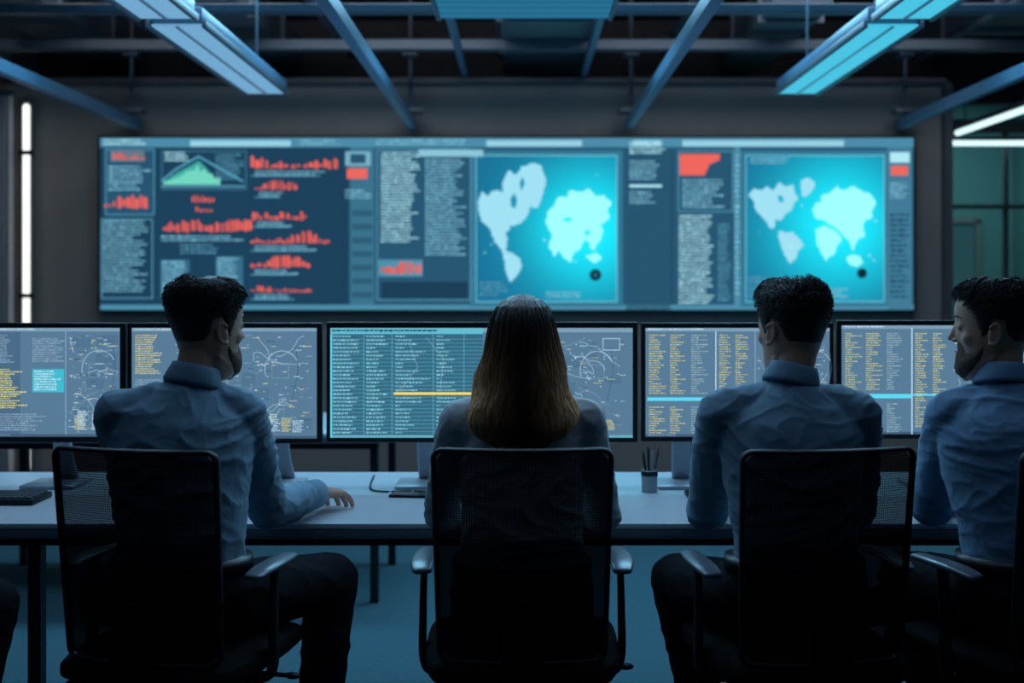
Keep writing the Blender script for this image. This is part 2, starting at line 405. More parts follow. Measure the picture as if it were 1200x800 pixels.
for (a,b,r) in (((-3.4,5.7,3.0),(4.6,5.7,3.0),.03),((-3.4,6.9,3.12),(4.6,6.9,3.12),.05),((-3.4,7.7,2.93),(4.6,7.7,2.93),.025),((-1.2,3,3.0),(-1.2,8.4,3.0),.035),((1.0,3,3.02),(1.0,8.4,3.02),.03),((-.15,5.6,2.98),(-.15,8.4,2.98),.02),((2.2,3,3.0),(2.2,8.4,3.0),.03),((-2.3,3,2.95),(-2.3,8.4,2.95),.02),((2.75,3,2.95),(2.75,8.4,2.95),.02)):
    m=MB(); c=(V(a)+V(b))/2; m.sweep([V(a)-c,V(b)-c],[r,r],n=14); o=m.obj('ceiling_pipe',M_dsteel,loc=c); tag(o,'dark round service pipe under ceiling','pipe',group='service pipes')
def luminaire(x,y0,y1,z,w,mat,label):
    yc=(y0+y1)/2; L=y1-y0
    e=empty('linear_luminaire',(x,yc,z),label=label,category='ceiling light')
    MB().box((0,0,.045),(w+.01,L,.06)).obj('housing',M_beam,parent=e,bevel=.008)
    MB().box((-w/2-.012,0,.005),(.018,L,.03)).obj('side_rail',M_dsteel,parent=e,bevel=.004)
    MB().box((w/2+.012,0,.005),(.018,L,.03)).obj('side_rail',M_dsteel,parent=e,bevel=.004)
    m=MB(); m.box((0,0,.004),(w,L-.03,.008)); m.obj('diffuser',mat,parent=e,smooth=False)
    if w<.5: MB().box((0,0,-.002),(.012,L-.04,.008)).obj('centre_louvre',M_silver,parent=e,smooth=False)
    for k in(-L*.35,L*.35):
        m=MB(); m.sweep([(0,k,.07),(0,k,3.29-z)],[.006,.006],n=6); m.obj('cable',M_dsteel,parent=e)
luminaire(-1.37,4.72,6.42,2.40,.20,M_lumL,'pale blue glowing linear ceiling luminaire')
luminaire(-1.37,2.9,4.62,2.40,.20,M_lumL,'pale blue glowing linear ceiling luminaire, nearer unit')
luminaire(1.47,4.72,6.42,2.40,.20,M_lumR,'cyan glowing linear ceiling luminaire')
luminaire(1.47,2.9,4.62,2.40,.20,M_lumR,'cyan glowing linear ceiling luminaire, nearer unit')
luminaire(.01,4.3,5.6,2.62,.78,M_lumC,'wide teal ceiling light panel in blue frame')

# ============================================================ VIDEO WALL
vw=empty('video_wall',(0,7.93,0),label='wide video wall showing blue dashboards and world maps',category='screen')
def vfx(x,y): return ((x-CX)*7.9/F, HC-(y-CY)*7.9/F)
x0,z1=vfx(113,158); x1,z0=vfx(1075,366)
m=MB(); m.box(((x0+x1)/2,.03,(z0+z1)/2),(x1-x0,.07,z1-z0)); m.obj('casing',M_black,parent=vw,bevel=.008)
D=Disp(vfx,.0012)
c_bg=rgb(36,80,106); c_bg2=rgb(26,60,84); c_band=rgb(70,130,156); c_txt=rgb(120,182,205); c_txt2=rgb(80,142,168); c_red=rgb(222,96,86); c_hi=rgb(165,218,230)
D.rect(116,161,1072,363,c_bg,1)
D.rect(116,161,408,363,c_bg2,1.5)
D.rect(410,172,438,363,rgb(54,106,130),1.5)
D.rect(116,161,1072,172,c_band,2)
for a,b in((222,340),(570,682),(742,775),(800,990)): D.rect(a,164,b,171,rgb(140,195,212),3)
D.text(120,163,170,172,4,c_hi,3); D.text(350,163,400,172,4,c_txt,3); D.text(440,163,560,172,4,c_txt,3)
D.rect(116,357,1072,363,c_band,2)
D.rect(122,174,180,252,rgb(36,78,104),2); D.frame(122,174,180,252,1.2,c_txt2,3)
D.rect(128,176,168,189,rgb(96,112,126),3); D.big(131,177,166,187,c_red,4)
D.text(126,194,176,224,4.4,c_txt,3); D.big(121,228,172,244,c_red,4)
D.text(119,258,172,345,3.9,c_txt,3,.5,.35)
D.frame(117,256,178,350,1.2,c_txt2,3)
D.text(192,178,228,190,4,c_hi,3)
D.poly([(190,216),(200,206),(210,200),(222,194),(232,188),(240,196),(250,208),(258,216)],rgb(60,160,150),3)
for i in range(16):
    h=4+18*math.exp(-((i-9)/5)**2)*random.uniform(.6,1); D.rect(191+i*4.2,216-h,194+i*4.2,216,rgb(120,215,190),4)
D.path([(188,212),(205,198),(232,183),(262,200),(284,212)],1.6,rgb(90,170,200),5)
D.rect(188,217,286,219,c_txt2,4); D.text(252,180,286,212,4,c_txt2,3)
D.frame(188,176,288,222,1.2,rgb(60,112,138),3)
D.big(224,228,250,237,c_red,4); D.big(228,238,248,248,c_red,4)
D.big(190,257,290,272,c_red,4); D.text(188,276,290,284,4,c_txt,3); D.text(210,286,262,300,4.4,c_txt2,3)
D.rect(187,304,221,350,rgb(50,100,126),3); D.rect(252,300,284,350,rgb(50,100,126),3); D.text(189,306,219,348,4.2,c_txt,4); D.text(254,302,282,348,4.2,c_txt,4)
for (a,b,c,d) in((293,179,395,203),(298,211,348,228),(295,241,358,263),(293,270,386,291),(293,299,364,319),(293,330,364,348)):
    D.big(a,b,c,d-5,c_red,4); D.text(a+5,d-3,c-10,d+4,3.6,c_txt,5); D.rect(a,d+2,c-20,d+3.2,c_txt2,4)
D.rect(404,177,434,194,rgb(110,165,185),3); D.rect(410,180,428,191,c_bg,4); D.rect(406,197,430,209,c_red,4); D.text(404,222,438,236,4,c_txt,4)
for y in(246,262,278,294,310,326,342): D.rect(412,y,436,y+7,rgb(42,86,110),3)
D.frame(441,174,552,352,1.2,c_txt2,3)
D.text(446,178,492,286,3.7,c_hi,4,.55,.3); D.text(498,186,547,302,3.7,c_txt,4,.55,.35); D.rect(490,175,566,183,rgb(130,185,202),4)
D.rect(443,304,495,324,rgb(74,134,158),4); D.big(446,306,493,321,c_red,5); D.rect(446,330,548,350,rgb(26,58,80),4)
def mapp(ax,ay,bx,by,cx,cy,R):
    n=26
    def colr(x,y):
        d=math.hypot((x-cx)/R,(y-cy)/R); g=math.exp(-(d*1.1)**2); c0=rgb(24,102,140); c1=rgb(25,228,248)
        return tuple(c0[k]*(1-g)+c1[k]*g for k in range(3))
    for i in range(n):
        for j in range(n):
            xa=ax+(bx-ax)*i/n; xb=ax+(bx-ax)*(i+1)/n; ya=ay+(by-ay)*j/n; yb=ay+(by-ay)*(j+1)/n
            D.rect(xa,ya,xb,yb,None,3,cc=[colr(xa,yb),colr(xb,yb),colr(xb,ya),colr(xa,ya)])
    D.frame(ax-6,ay-5,bx+6,by+5,5,rgb(46,110,136),2.5); D.frame(ax,ay,bx,by,1.2,rgb(110,185,205),4)
    return colr
cA=mapp(557,181,724,354,690,268,80)
cB=mapp(874,181,1038,354,985,262,84)
c_land=rgb(150,210,228); c_land2=rgb(150,242,250)
D.poly([(560,236),(565,226),(572,230),(580,223),(590,226),(590,212),(597,199),(604,206),(610,199),(622,191),(633,194),(639,212),(635,228),(629,243),(621,240),(617,253),(609,261),(598,264),(592,272),(594,282),(592,294),(600,297),(609,303),(611,312),(605,321),(599,330),(594,321),(592,306),(588,292),(580,281),(574,266),(564,257)],c_land,5,1)
for q in(((598,232),(603,226),(606,234),(604,244),(599,242)),((612,206),(615,214),(611,224),(609,214))): D.poly(list(q),cA(606,226),5.8)
D.poly([(641,262),(642,248),(650,242),(654,231),(664,232),(668,223),(682,226),(690,221),(698,230),(708,229),(716,238),(711,246),(714,256),(703,262),(706,270),(703,281),(695,292),(690,282),(684,280),(680,291),(672,295),(668,306),(660,299),(654,291),(650,300),(644,288),(648,274)],c_land2,5,1)
for q in(((658,258),(664,254),(672,256),(668,260)),((684,272),(690,268),(692,274),(687,276))): D.poly(list(q),cA(674,262),5.8)
rr_=random.Random(3)
for i in range(14): D.blob(rr_.uniform(566,718),rr_.uniform(192,316),rr_.uniform(.8,2.0),c_land if i%2 else c_land2,5.4)
D.poly([(687,300),(700,297),(705,303),(696,308)],c_land2,5,.7)
def disc(cx,cy,r,col,l): D.poly([(cx+r*math.cos(a*.4488),cy+r*math.sin(a*.4488)) for a in range(14)],col,l)
disc(698,322,7,rgb(14,40,52),6); disc(698,322,3,rgb(40,90,110),7)
D.text(562,330,596,350,4.6,c_txt2,5); D.text(640,342,690,350,4,c_txt,5)
D.poly([(878,228),(884,221),(892,224),(900,219),(906,224),(914,214),(922,219),(930,217),(932,226),(936,233),(930,238),(928,246),(920,250),(917,257),(908,256),(909,264),(905,268),(899,260),(894,252),(886,245),(885,236)],c_land,5,.8)
D.poly([(912,228),(918,230),(919,237),(913,236)],cB(916,232),5.8)
D.poly([(939,212),(946,208),(955,212),(954,221),(948,227),(942,231),(940,222)],c_land,5,.8)
D.poly([(913,271),(922,273),(930,273),(939,282),(942,288),(935,294),(933,302),(926,308),(922,300),(917,290),(914,280)],c_land,5,.8)
D.poly([(954,246),(958,237),(964,238),(963,229),(974,226),(980,220),(990,224),(1000,218),(1010,224),(1020,227),(1027,238),(1022,246),(1023,255),(1014,258),(1011,266),(1014,275),(1006,280),(1000,291),(996,280),(989,276),(984,268),(976,264),(966,257),(957,255)],c_land2,5,.9)
D.poly([(957,269),(966,265),(976,269),(984,275),(987,281),(981,288),(978,297),(968,304),(963,294),(958,282)],c_land2,5,.8)
D.poly([(993,302),(1000,298),(1008,301),(1012,308),(1004,312),(996,309)],c_land2,5,.7)
for i in range(14): D.blob(rr_.uniform(884,1030),rr_.uniform(200,316),rr_.uniform(.7,1.7),c_land if i%2 else c_land2,5.4)
disc(1011,320,6,rgb(14,40,52),6)
D.text(878,324,902,350,4.4,c_txt2,5); D.text(955,338,1000,350,4,c_txt,5); D.text(880,185,930,193,4,c_txt,5)
D.rect(734,174,786,363,rgb(36,78,102),2); D.text(738,166,781,182,3.8,c_hi,4,.55,.25); D.text(738,188,780,212,4,c_txt,4); D.rect(738,216,776,219,c_hi,4); D.text(738,224,770,242,4,c_txt,4)
D.rect(787,174,789,357,rgb(30,66,88),4)
D.frame(795,176,860,248,1.2,c_txt2,3); D.poly([(797,180),(844,180),(844,187),(832,192),(826,205),(797,205)],c_red,4); D.text(800,210,850,246,4.4,c_txt,4)
D.text(796,252,838,356,3.9,c_hi,4,.55,.25); D.text(842,262,858,356,4,c_txt2,4)
D.rect(861,172,868,363,c_band,3); D.text(862,180,868,350,6,c_txt,4)
D.rect(1041,172,1070,363,rgb(60,114,140),3); D.rect(1044,178,1067,190,c_hi,4); D.rect(1045,194,1065,205,c_red,4); D.text(1044,214,1068,236,4,c_txt,4); D.text(1044,250,1068,350,6,c_bg,4)
D.obj('display',M_scr,vw,(0,-.006,0))

# ============================================================ DESK
DF,DB,DZ=3.17,4.05,.74
def desk(name,xa,xb,ya,yb,label,legs):
    e=empty(name,((xa+xb)/2,(ya+yb)/2,0),label=label,category='desk')
    w=xb-xa;d=yb-ya
    m=MB(); m.box((0,0,DZ-.008),(w,d,.016)); m.obj('desktop',M_desk,parent=e,bevel=.003)
    m=MB(); m.box((0,0,DZ-.029),(w-.004,d-.004,.026)); m.obj('edge_band',M_deskedge,parent=e,bevel=.003)
    MB().box((0,-d/2+.12,DZ-.06),(w-.1,.04,.04)).obj('crossbar',M_deskleg,parent=e,smooth=False)
    MB().box((0,d/2-.12,DZ-.06),(w-.1,.04,.04)).obj('crossbar',M_deskleg,parent=e,smooth=False)
    for (lx,ly) in legs:
        m=MB(); m.box((lx-(xa+xb)/2,ly-(ya+yb)/2,(DZ-.04)/2),(.035,.045,DZ-.04)); m.obj('leg',M_deskleg,parent=e,bevel=.003,seg=1)
    return e
desk('office_desk',-3.0,-.003,DF,DB,'long pale grey office desk with dark steel legs',[(-1.32,DF+.08),(-2.9,DF+.08),(-1.32,DB-.08),(-2.9,DB-.08),(-.08,DB-.08)])
desk('office_desk',.003,3.0,DF,DB,'long pale grey office desk joined end to end',[(2.0,DF+.08),(2.9,DF+.08),(.1,DB-.08),(2.9,DB-.08)])
desk('rear_desk',-2.52,-.60,5.1,5.95,'empty grey desk standing behind the monitor row',[(-.64,5.18),(-2.45,5.18),(-.64,5.88),(-2.45,5.88)])

# ============================================================ MONITORS
MD=3.75
def monitor(pxa,pxb,pya,pyb,feet,label,draw,yaw=0):
    a=W(pxa,pya,MD); b=W(pxb,pyb,MD); cx=(a.x+b.x)/2; w=b.x-a.x; h=a.z-b.z; zc=(a.z+b.z)/2
    e=empty('computer_monitor',(cx,MD,DZ),yaw,label=label,category='monitor')
    zl=zc-DZ
    m=MB(); m.box((0,.0,zl),(w,.022,h)); m.box((0,.025,zl),(w*.7,.03,h*.6)); m.obj('bezel',M_black,parent=e,bevel=.004)
    def fx(x,y): p=W(x,y,MD); return (p.x-cx, p.z-DZ)
    d=Disp(fx,.0004); draw(d); d.obj('screen',M_mon,e,(0,-.0125,0))
    for f in feet:
        fxp=(f-CX)*MD/F-cx
        s=empty('stand',(0,0,0)); s.parent=e
        m=MB(); m.sweep([(fxp+.012,.10,.012),(fxp+.004,.075,.10),(fxp,.04,zl-h*.1)],[(.034,.008),(.030,.008),(.028,.008)],n=16,smooth=4,power=.5); m.obj('neck',M_silver,parent=s)
        m=MB(); m.box((fxp,.03,.006),(.17,.17,.011)); m.obj('foot',M_silver,parent=s,bevel=.004)
    return e
g_bg=rgb(76,108,132); g_bg2=rgb(64,94,120); g_w=rgb(175,204,222); g_y=rgb(190,188,135); g_c=rgb(80,192,215); g_l=rgb(124,152,174); g_d=rgb(50,76,100)
def base(d,x0,y0,x1,y1,col=g_bg):
    d.rect(x0,y0,x1,y1,col,1); d.rect(x0,y0,x1,y0+4,rgb(108,138,160),2); d.text(x0+3,y0+.8,x0+70,y0+3.6,2.6,g_w,3); d.rect(x0,y1-3,x1,y1,rgb(56,80,104),2)
    d.text(x0+3,y1-2.6,x0+50,y1-.4,2.0,g_l,3)
def curves(d,x0,y0,x1,y1,seed):
    r=random.Random(seed)
    for i in range(5):
        xa=r.uniform(x0,x1-14);ya=r.uniform(y0,y1-14); d.rect(xa,ya,xa+r.uniform(8,26) if xa+26<x1 else x1,min(y1,ya+r.uniform(6,20)),rgb(70,101,126),2)
    for k in range(12):
        pts=[];x=x0+(x1-x0)*r.random()*.6;y=y0+(y1-y0)*r.random();vx=r.uniform(.3,1.3);vy=r.uniform(-1,1)
        for i in range(34):
            if not(x0<x<x1 and y0<y<y1): break
            pts.append((x,y)); x+=vx;y+=vy; vx+=r.uniform(-.45,.45); vy+=r.uniform(-.45,.45)
            vx=max(-1.3,min(1.6,vx)); vy=max(-1.6,min(1.6,vy))
        if len(pts)>2: d.path(pts,.35,g_l if k%2 else g_w,3)
    cx,cy=x0+(x1-x0)*.62,y0+(y1-y0)*.35
    d.path([(cx+20*math.cos(a*.2+2.8),cy+22*math.sin(a*.2+2.8)) for a in range(16)],.45,g_w,3)
    d.frame(cx-12,cy-6,cx+8,cy+10,.35,g_l,3); d.path([(cx+16,cy-26),(cx+19,cy),(cx+12,cy+36)],.7,g_d,3)
    for i in range(90):
        x=r.uniform(x0,x1-8);y=r.uniform(y0,y1-3); d.text(x,y,min(x1,x+r.uniform(3,11)),y+1.5,1.7,r.choice([g_w,g_y,g_l,g_l,g_d]),4)
    for i in range(20):
        x=r.uniform(x0,x1-4);y=r.uniform(y0,y1-3); d.rect(x,y,x+1.1,y+1.1,g_w,4)
    for i in range(4):
        x=r.uniform(x0,x1-16); d.text(x,y1-r.uniform(4,26),min(x1,x+13),y1-2,2.1,r.choice([g_y,g_w]),4)
def drawA(d):
    base(d,-20,384,142,511); d.rect(-20,388,26,508,g_bg2,2)
    d.text(-18,392,20,425,2.4,g_l,3); d.text(-18,432,34,478,2.6,rgb(212,205,110),4,.5,.4); d.rect(40,432,77,459,rgb(55,165,182),3); d.text(42,434,75,457,3,g_w,4)
    d.text(-18,484,60,506,2.6,g_l,4); d.text(40,396,80,426,2.6,g_l,4); curves(d,82,392,140,506,1)
    d.line((79,388),(79,508),.8,g_l,4)
def drawB(d):
    base(d,156,384,372,513); d.text(160,392,192,440,2.6,g_y,4,.5,.4); d.text(160,444,200,508,2.6,g_l,4)
    curves(d,205,392,270,508,5); curves(d,272,392,368,508,2); d.line((268,388),(268,510),.8,g_l,4)
def drawC(d):
    d.rect(388,384,741,512,g_bg,1)
    d.rect(388,384,566,512,rgb(46,92,114),2); d.rect(388,384,566,391,rgb(85,165,185),3); d.text(390,386,560,391,4,rgb(40,70,90),4)
    for i in range(26):
        y=393+i*4.5; d.rect(388,y+3.8,566,y+4.2,rgb(80,158,176),3)
        c=rgb(125,182,198)
        d.text(391,y,422,y+3.2,4.2,c,4,.42,.4,.7); d.text(430,y,456,y+3.2,4.2,c,4,.42,.6,.7); d.text(464,y,505,y+3.2,4.2,c,4,.38,.9,.7); d.text(512,y,540,y+3.2,4.2,c,4,.38,.9,.7)
    d.rect(388,391,390,512,g_c,4)
    d.rect(462,459,560,462,rgb(225,190,80),5)
    for x in(427,460,508,544): d.line((x,391),(x,510),.6,rgb(80,158,176),4)
    d.path([(480,400),(490,430),(475,450),(462,462)],.5,g_l,5); d.path([(500,395),(520,420),(515,470)],.5,g_l,5)
    d.rect(388,509,741,512,rgb(90,150,166),3)
    d.rect(566,384,741,389,rgb(108,138,160),3); curves(d,640,394,736,506,3); curves(d,570,394,650,506,9)
    d.frame(706,396,726,410,.6,g_w,4)
def rows(d,x0,y0,x1,y1,cols,seed):
    w=(x1-x0)/cols
    for i in range(cols): d.text(x0+i*w,y0,x0+(i+.82)*w,y1,2.7,rgb(192,190,125) if i%3!=2 else rgb(145,172,180),4,.40,.75,.8)
def drawD(d):
    base(d,756,384,971,511); rows(d,760,392,834,462,3,1); d.rect(758,465,836,469,g_c,4); rows(d,760,476,834,508,3,1)
    d.line((838,388),(838,510),1.0,g_w,4); rows(d,842,392,880,508,2,1); d.line((884,388),(884,510),.8,g_l,4); curves(d,886,392,968,508,4); curves(d,930,392,969,508,14)
def drawE(d):
    base(d,985,381,1212,508); rows(d,989,390,1062,458,3,1); d.rect(987,461,1066,466,g_c,4); rows(d,989,472,1062,506,3,2)
    d.line((1067,384),(1067,508),1.2,g_w,4); rows(d,1071,390,1112,500,2,1); d.rect(1068,461,1112,463,g_c,4); d.text(1125,390,1200,430,2.8,g_y,4); curves(d,1114,400,1208,504,6)
monitor(-24,148,378,518,[62],'black framed monitor showing list, cyan block and plot',drawA)
monitor(150,378,378,519,[206,322],'black framed monitor showing yellow text and line drawings',drawB)
monitor(383,747,377,518,[496,630],'ultrawide black framed monitor with teal data table',drawC)
monitor(751,976,378,517,[800,930],'black framed monitor with columns of yellow text',drawD)
monitor(980,1217,375,514,[1095],'black framed monitor with yellow columns and cyan bar',drawE,math.radians(0))

# ============================================================ CHAIR
def chair_parts():
    root=empty('office_chair',(0,0,0),category='chair',label='black mesh-back office chair',group='office chairs')
    def yb(x,z): return -.20-.045*((z-.56)/.45)+.030*(x/.19)**2
    z0,z1=.540,1.012; R=.022
    def hw(z): return .184+.012*((z-z0)/(z1-z0))
    pts2=[]
    for (sx,zc,a0) in((1,z0+R,-90),(1,z1-R,0),(-1,z1-R,90),(-1,z0+R,180)):
        for k in range(6):
            a=math.radians(a0+k*18); pts2.append((sx*(hw(zc)-R)+R*math.cos(a),zc+R*math.sin(a)))
        if a0 in(-90,90):
            za=zc; zb=(z1-R) if a0==-90 else (z0+R)
            for t in (.3,.5,.7): z=za+(zb-za)*t; pts2.append((sx*hw(z),z))
        else:
            for t in(.2,.4,.6,.8): pts2.append((sx*(hw(zc)-R)*(1-2*t), z1 if a0==0 else z0))
    loop=[V((x,yb(x,z),z)) for x,z in pts2]
    m=MB(); m.sweep(loop,[(.012,.006)]*len(loop),lat=V((0,1,0)),n=10,closed=True); m.obj('backrest_frame',M_black,parent=root)
    m=MB(); n=20
    for i in range(n+1):
        z=z0+(z1-z0)*i/n; h=hw(z)-.004
        if z>z1-R: h-= R-math.sqrt(max(0,R*R-(z-(z1-R))**2))
        if z<z0+R: h-= R-math.sqrt(max(0,R*R-((z0+R)-z)**2))
        for j in range(n+1):
            x=h*(2*j/n-1); m.v.append(V((x,yb(x,z)-.006*(1-(x/.2)**2),z)))
    for i in range(n):
        for j in range(n): a=i*(n+1)+j; m.f.append([a,a+1,a+n+2,a+n+1])
    m.obj('backrest_mesh',M_mesh,parent=root)
    m=MB(); pts=[V((x,yb(x,.66)+.012,.66)) for x in(-.15,-.08,0,.08,.15)]
    m.sweep(pts,[(.045,.008)]*5,lat=V((0,0,1)),n=14,smooth=3); m.obj('lumbar_support',M_chair,parent=root)
    m=MB(); m.sweep([(0,.02,.475),(0,-.16,.485),(0,-.235,.53),(0,-.240,.60),(0,-.245,.68)],[(.05,.012),(.055,.012),(.05,.012),(.04,.010),(.03,.008)],n=14,smooth=4)
    m.obj('back_support',M_chair,parent=root)
    m=MB()
    m.sweep([(0,-.19,.512),(0,-.10,.512),(0,.06,.513),(0,.17,.512),(0,.23,.50)],[(.20,.028),(.222,.033),(.228,.034),(.222,.032),(.205,.026)],n=36,smooth=4,power=.45)
    m.obj('seat',M_chair,parent=root)
    m=MB(); m.box((0,.0,.475),(.38,.38,.02)); m.box((0,-.02,.445),(.18,.26,.06)); m.obj('seat_mechanism',M_black,parent=root,bevel=.008)
    m=MB(); m.sweep([(.09,.06,.45),(.24,.06,.45)],[.006,.006],n=8); m.ell((.25,.06,.45),(.02,.012,.008)); m.obj('height_lever',M_black,parent=root)
    for sx in(-1,1):
        m=MB(); m.sweep([(sx*.10,-.01,.462),(sx*.20,-.01,.462),(sx*.232,-.01,.49),(sx*.234,-.01,.60),(sx*.232,.0,.712)],[(.026,.010),(.026,.010),(.024,.010),(.020,.009),(.018,.008)],lat=V((0,1,0)),n=14,smooth=5)
        a=m.obj('armrest',M_black,parent=root)
        m=MB(); m.sweep([(sx*.228,-.105,.720),(sx*.232,-.06,.727),(sx*.232,.02,.729),(sx*.226,.095,.726)],[(.022,.007),(.027,.008),(.027,.008),(.022,.007)],n=18,smooth=4,power=.7)
        m.obj('armrest_pad',M_pad,parent=a)
    m=MB(); m.sweep([(0,0,.09),(0,0,.28)],[.030,.030],n=16); m.sweep([(0,0,.26),(0,0,.44)],[.016,.016],n=16); m.obj('gas_column',M_black,parent=root)
    b=MB(); b.ell((0,0,.105),(.05,.05,.035)); bo=b.obj('star_base',M_black,parent=root)
    for k in range(5):
        an=math.radians(90+72*k); dx,dy=math.cos(an),math.sin(an)
        m=MB(); m.sweep([(dx*.03,dy*.03,.115),(dx*.17,dy*.17,.10),(dx*.30,dy*.30,.075)],[(.026,.018),(.021,.014),(.014,.010)],lat=V((-dy,dx,0)),n=12,smooth=3); m.obj('base_leg',M_black,parent=bo)
        m=MB()
        for s in(-1,1):
            c=V((dx*.305-dy*.016*s,dy*.305+dx*.016*s,.030)); ax=V((-dy,dx,0))
            m.sweep([c-ax*.008,c+ax*.008],[.026,.026],lat=V((0,0,1)),n=16)
        m.sweep([(dx*.30,dy*.30,.03),(dx*.30,dy*.30,.075)],[.008,.008],n=8); m.obj('caster',M_black,parent=bo)
    return root
def copy_tree(o,parent=None):
    c=o.copy(); COL.objects.link(c)
    if parent is not None: c.parent=parent
    for k in list(o.children): copy_tree(k,c)
    return c
ch=chair_parts()
chairs=[((-.80,2.82),-13,'black mesh-back office chair swivelled beside pale armrest'),
        ((0,2.83),0,'black mesh-back office chair squarely facing the desk'),
        ((.64,2.82),8,'black mesh-back office chair turned slightly inward'),
        ((1.19,2.84),20,'black mesh-back office chair turned toward neighbouring seat'),
        ((-1.76,2.78),-6,'black mesh-back office chair at the desk end')]
for i,((x,y),r,l) in enumerate(chairs):
    c=ch if i==0 else copy_tree(ch)
    c.location=(x,y,0); c.rotation_euler=(0,0,math.radians(r)); c['label']=l

# ============================================================ PEOPLE
HT=[(-.116,.060,.014,.012),(-.108,.053,.031,.030),(-.092,.038,.046,.049),(-.070,.022,.054,.064),(-.045,.010,.060,.077),(-.02,.004,.066,.083),(.005,.0,.070,.086),(.03,-.003,.074,.092),(.055,-.006,.075,.093),(.078,-.008,.068,.086),(.095,-.010,.055,.071),(.106,-.011,.037,.050),(.112,-.011,.014,.02)]
def hsec(z):
    zs=[h[0] for h in HT]
    return tuple(float(np.interp(z,zs,[h[k] for h in HT])) for k in(1,2,3))
def ss(a,b,x):
    t=max(0,min(1,(x-a)/(b-a))); return t*t*(3-2*t)
def build_head(m,M,female=False):
    st=len(m.v)
    m.sweep([(0,h[1],h[0]) for h in HT],[(h[2],h[3]) for h in HT],lat=V((1,0,0)),n=36,cap=True,smooth=2)
    m.ell((0,.070,-.098),(.017,.014,.013)); m.sweep([(0,.082,.018),(0,.090,-.002),(0,.0985,-.021)],[.0055,.0062,.0072],n=10)
    m.ell((-.009,.087,-.026),(.006,.008,.0055)); m.ell((.009,.087,-.026),(.006,.008,.0055))
    m.sweep([(-.040,.066,.026),(-.018,.0795,.031),(.018,.0795,.031),(.040,.066,.026)],[.006,.0075,.0075,.006],n=10)
    m.ell((-.040,.050,-.018),(.018,.020,.020)); m.ell((.040,.050,-.018),(.018,.020,.020))
    m.sweep([(-.019,.074,-.055),(0,.0845,-.052),(.019,.074,-.055)],[.004,.0055,.004],n=8); m.sweep([(-.016,.073,-.064),(0,.083,-.064),(.016,.073,-.064)],[.004,.006,.004],n=8)
    m.sweep([(-.052,-.004,-.066),(-.040,.034,-.086),(-.020,.060,-.098)],[.009,.010,.010],n=12); m.sweep([(.052,-.004,-.066),(.040,.034,-.086),(.020,.060,-.098)],[.009,.010,.010],n=12)
    for sx in(-1,1):
        m.ell((sx*.031,.0665,.013),(.0150,.0125,.0070))
        c=V((sx*.074,-.006,-.008)); R=Matrix.Rotation(sx*math.radians(-18),3,'Z')@Matrix.Rotation(math.radians(10),3,'X')
        m.ell(c,(.006,.013,.023),R); pts=[]
        for k in range(9):
            a=math.radians(-110+k*32); pts.append(c+R@V((sx*.005,-.015*math.cos(a)*1.0,.026*math.sin(a))))
        m.sweep(pts,[.0038]*9,n=8); m.ell(c+R@V((0,.004,-.022)),(.0045,.006,.007))
    m.xf(st,M)
def build_hand(m,wr,dr,side,curl=.35,up=V((0,0,1)),S=1.0):
    d=V(dr).normalized(); up=(up-d*up.dot(d)).normalized(); lat=d.cross(up).normalized()
    wr=V(wr)
    kn=wr+d*.085*S
    m.sweep([wr-d*.02,wr+d*.02,wr+d*.06*S,kn],[(.025,.020),(.031*S,.018),(.039*S,.016),(.039*S,.012)],lat=lat,n=18)
    L=[.072,.080,.074,.058]
    for i in range(4):
        off=(1.5-i)*.0205*side*S
        base=kn+lat*off-d*.006*(abs(i-1)); sp=(1.5-i)*.11*side
        fd=(d+lat*sp).normalized(); p=base; pts=[p-fd*.01,p]; a=curl*.4
        for k,fr in enumerate((.45,.32,.23)):
            a+=curl*(.5+.35*k); q=(fd*math.cos(a)-up*math.sin(a)); p=p+q*L[i]*fr*S; pts.append(p)
        m.sweep(pts,[.0092,.0092,.0086,.0080,.0068],n=10)
    t0=wr+d*.018+lat*side*.022-up*.004; t1=t0+(d*.75+lat*side*.75-up*.15).normalized()*.038*S; t2=t1+(d*.95+lat*side*.35-up*.15).normalized()*.030*S; t3=t2+(d*1+lat*side*.1-up*.2).normalized()*.022*S
    m.sweep([t0,t1,t2,t3],[.014,.0118,.0102,.0082],n=10)
def surf(z,th):
    cy,rx,ry=hsec(z); x=rx*math.sin(th);y=ry*math.cos(th)
    nrm=V((x/max(rx,.01),y/max(ry,.01),0)); nrm=V((nrm.x,nrm.y,max(-.2,(z-.02))*14)).normalized()
    return V((x,cy+y,z)),nrm
HA=[0,35,52,66,78,84,92,108,118,132,150,180]; HZ=[.070,.068,.050,.030,-.022,-.018,.022,.018,-.022,-.040,-.060,-.074]
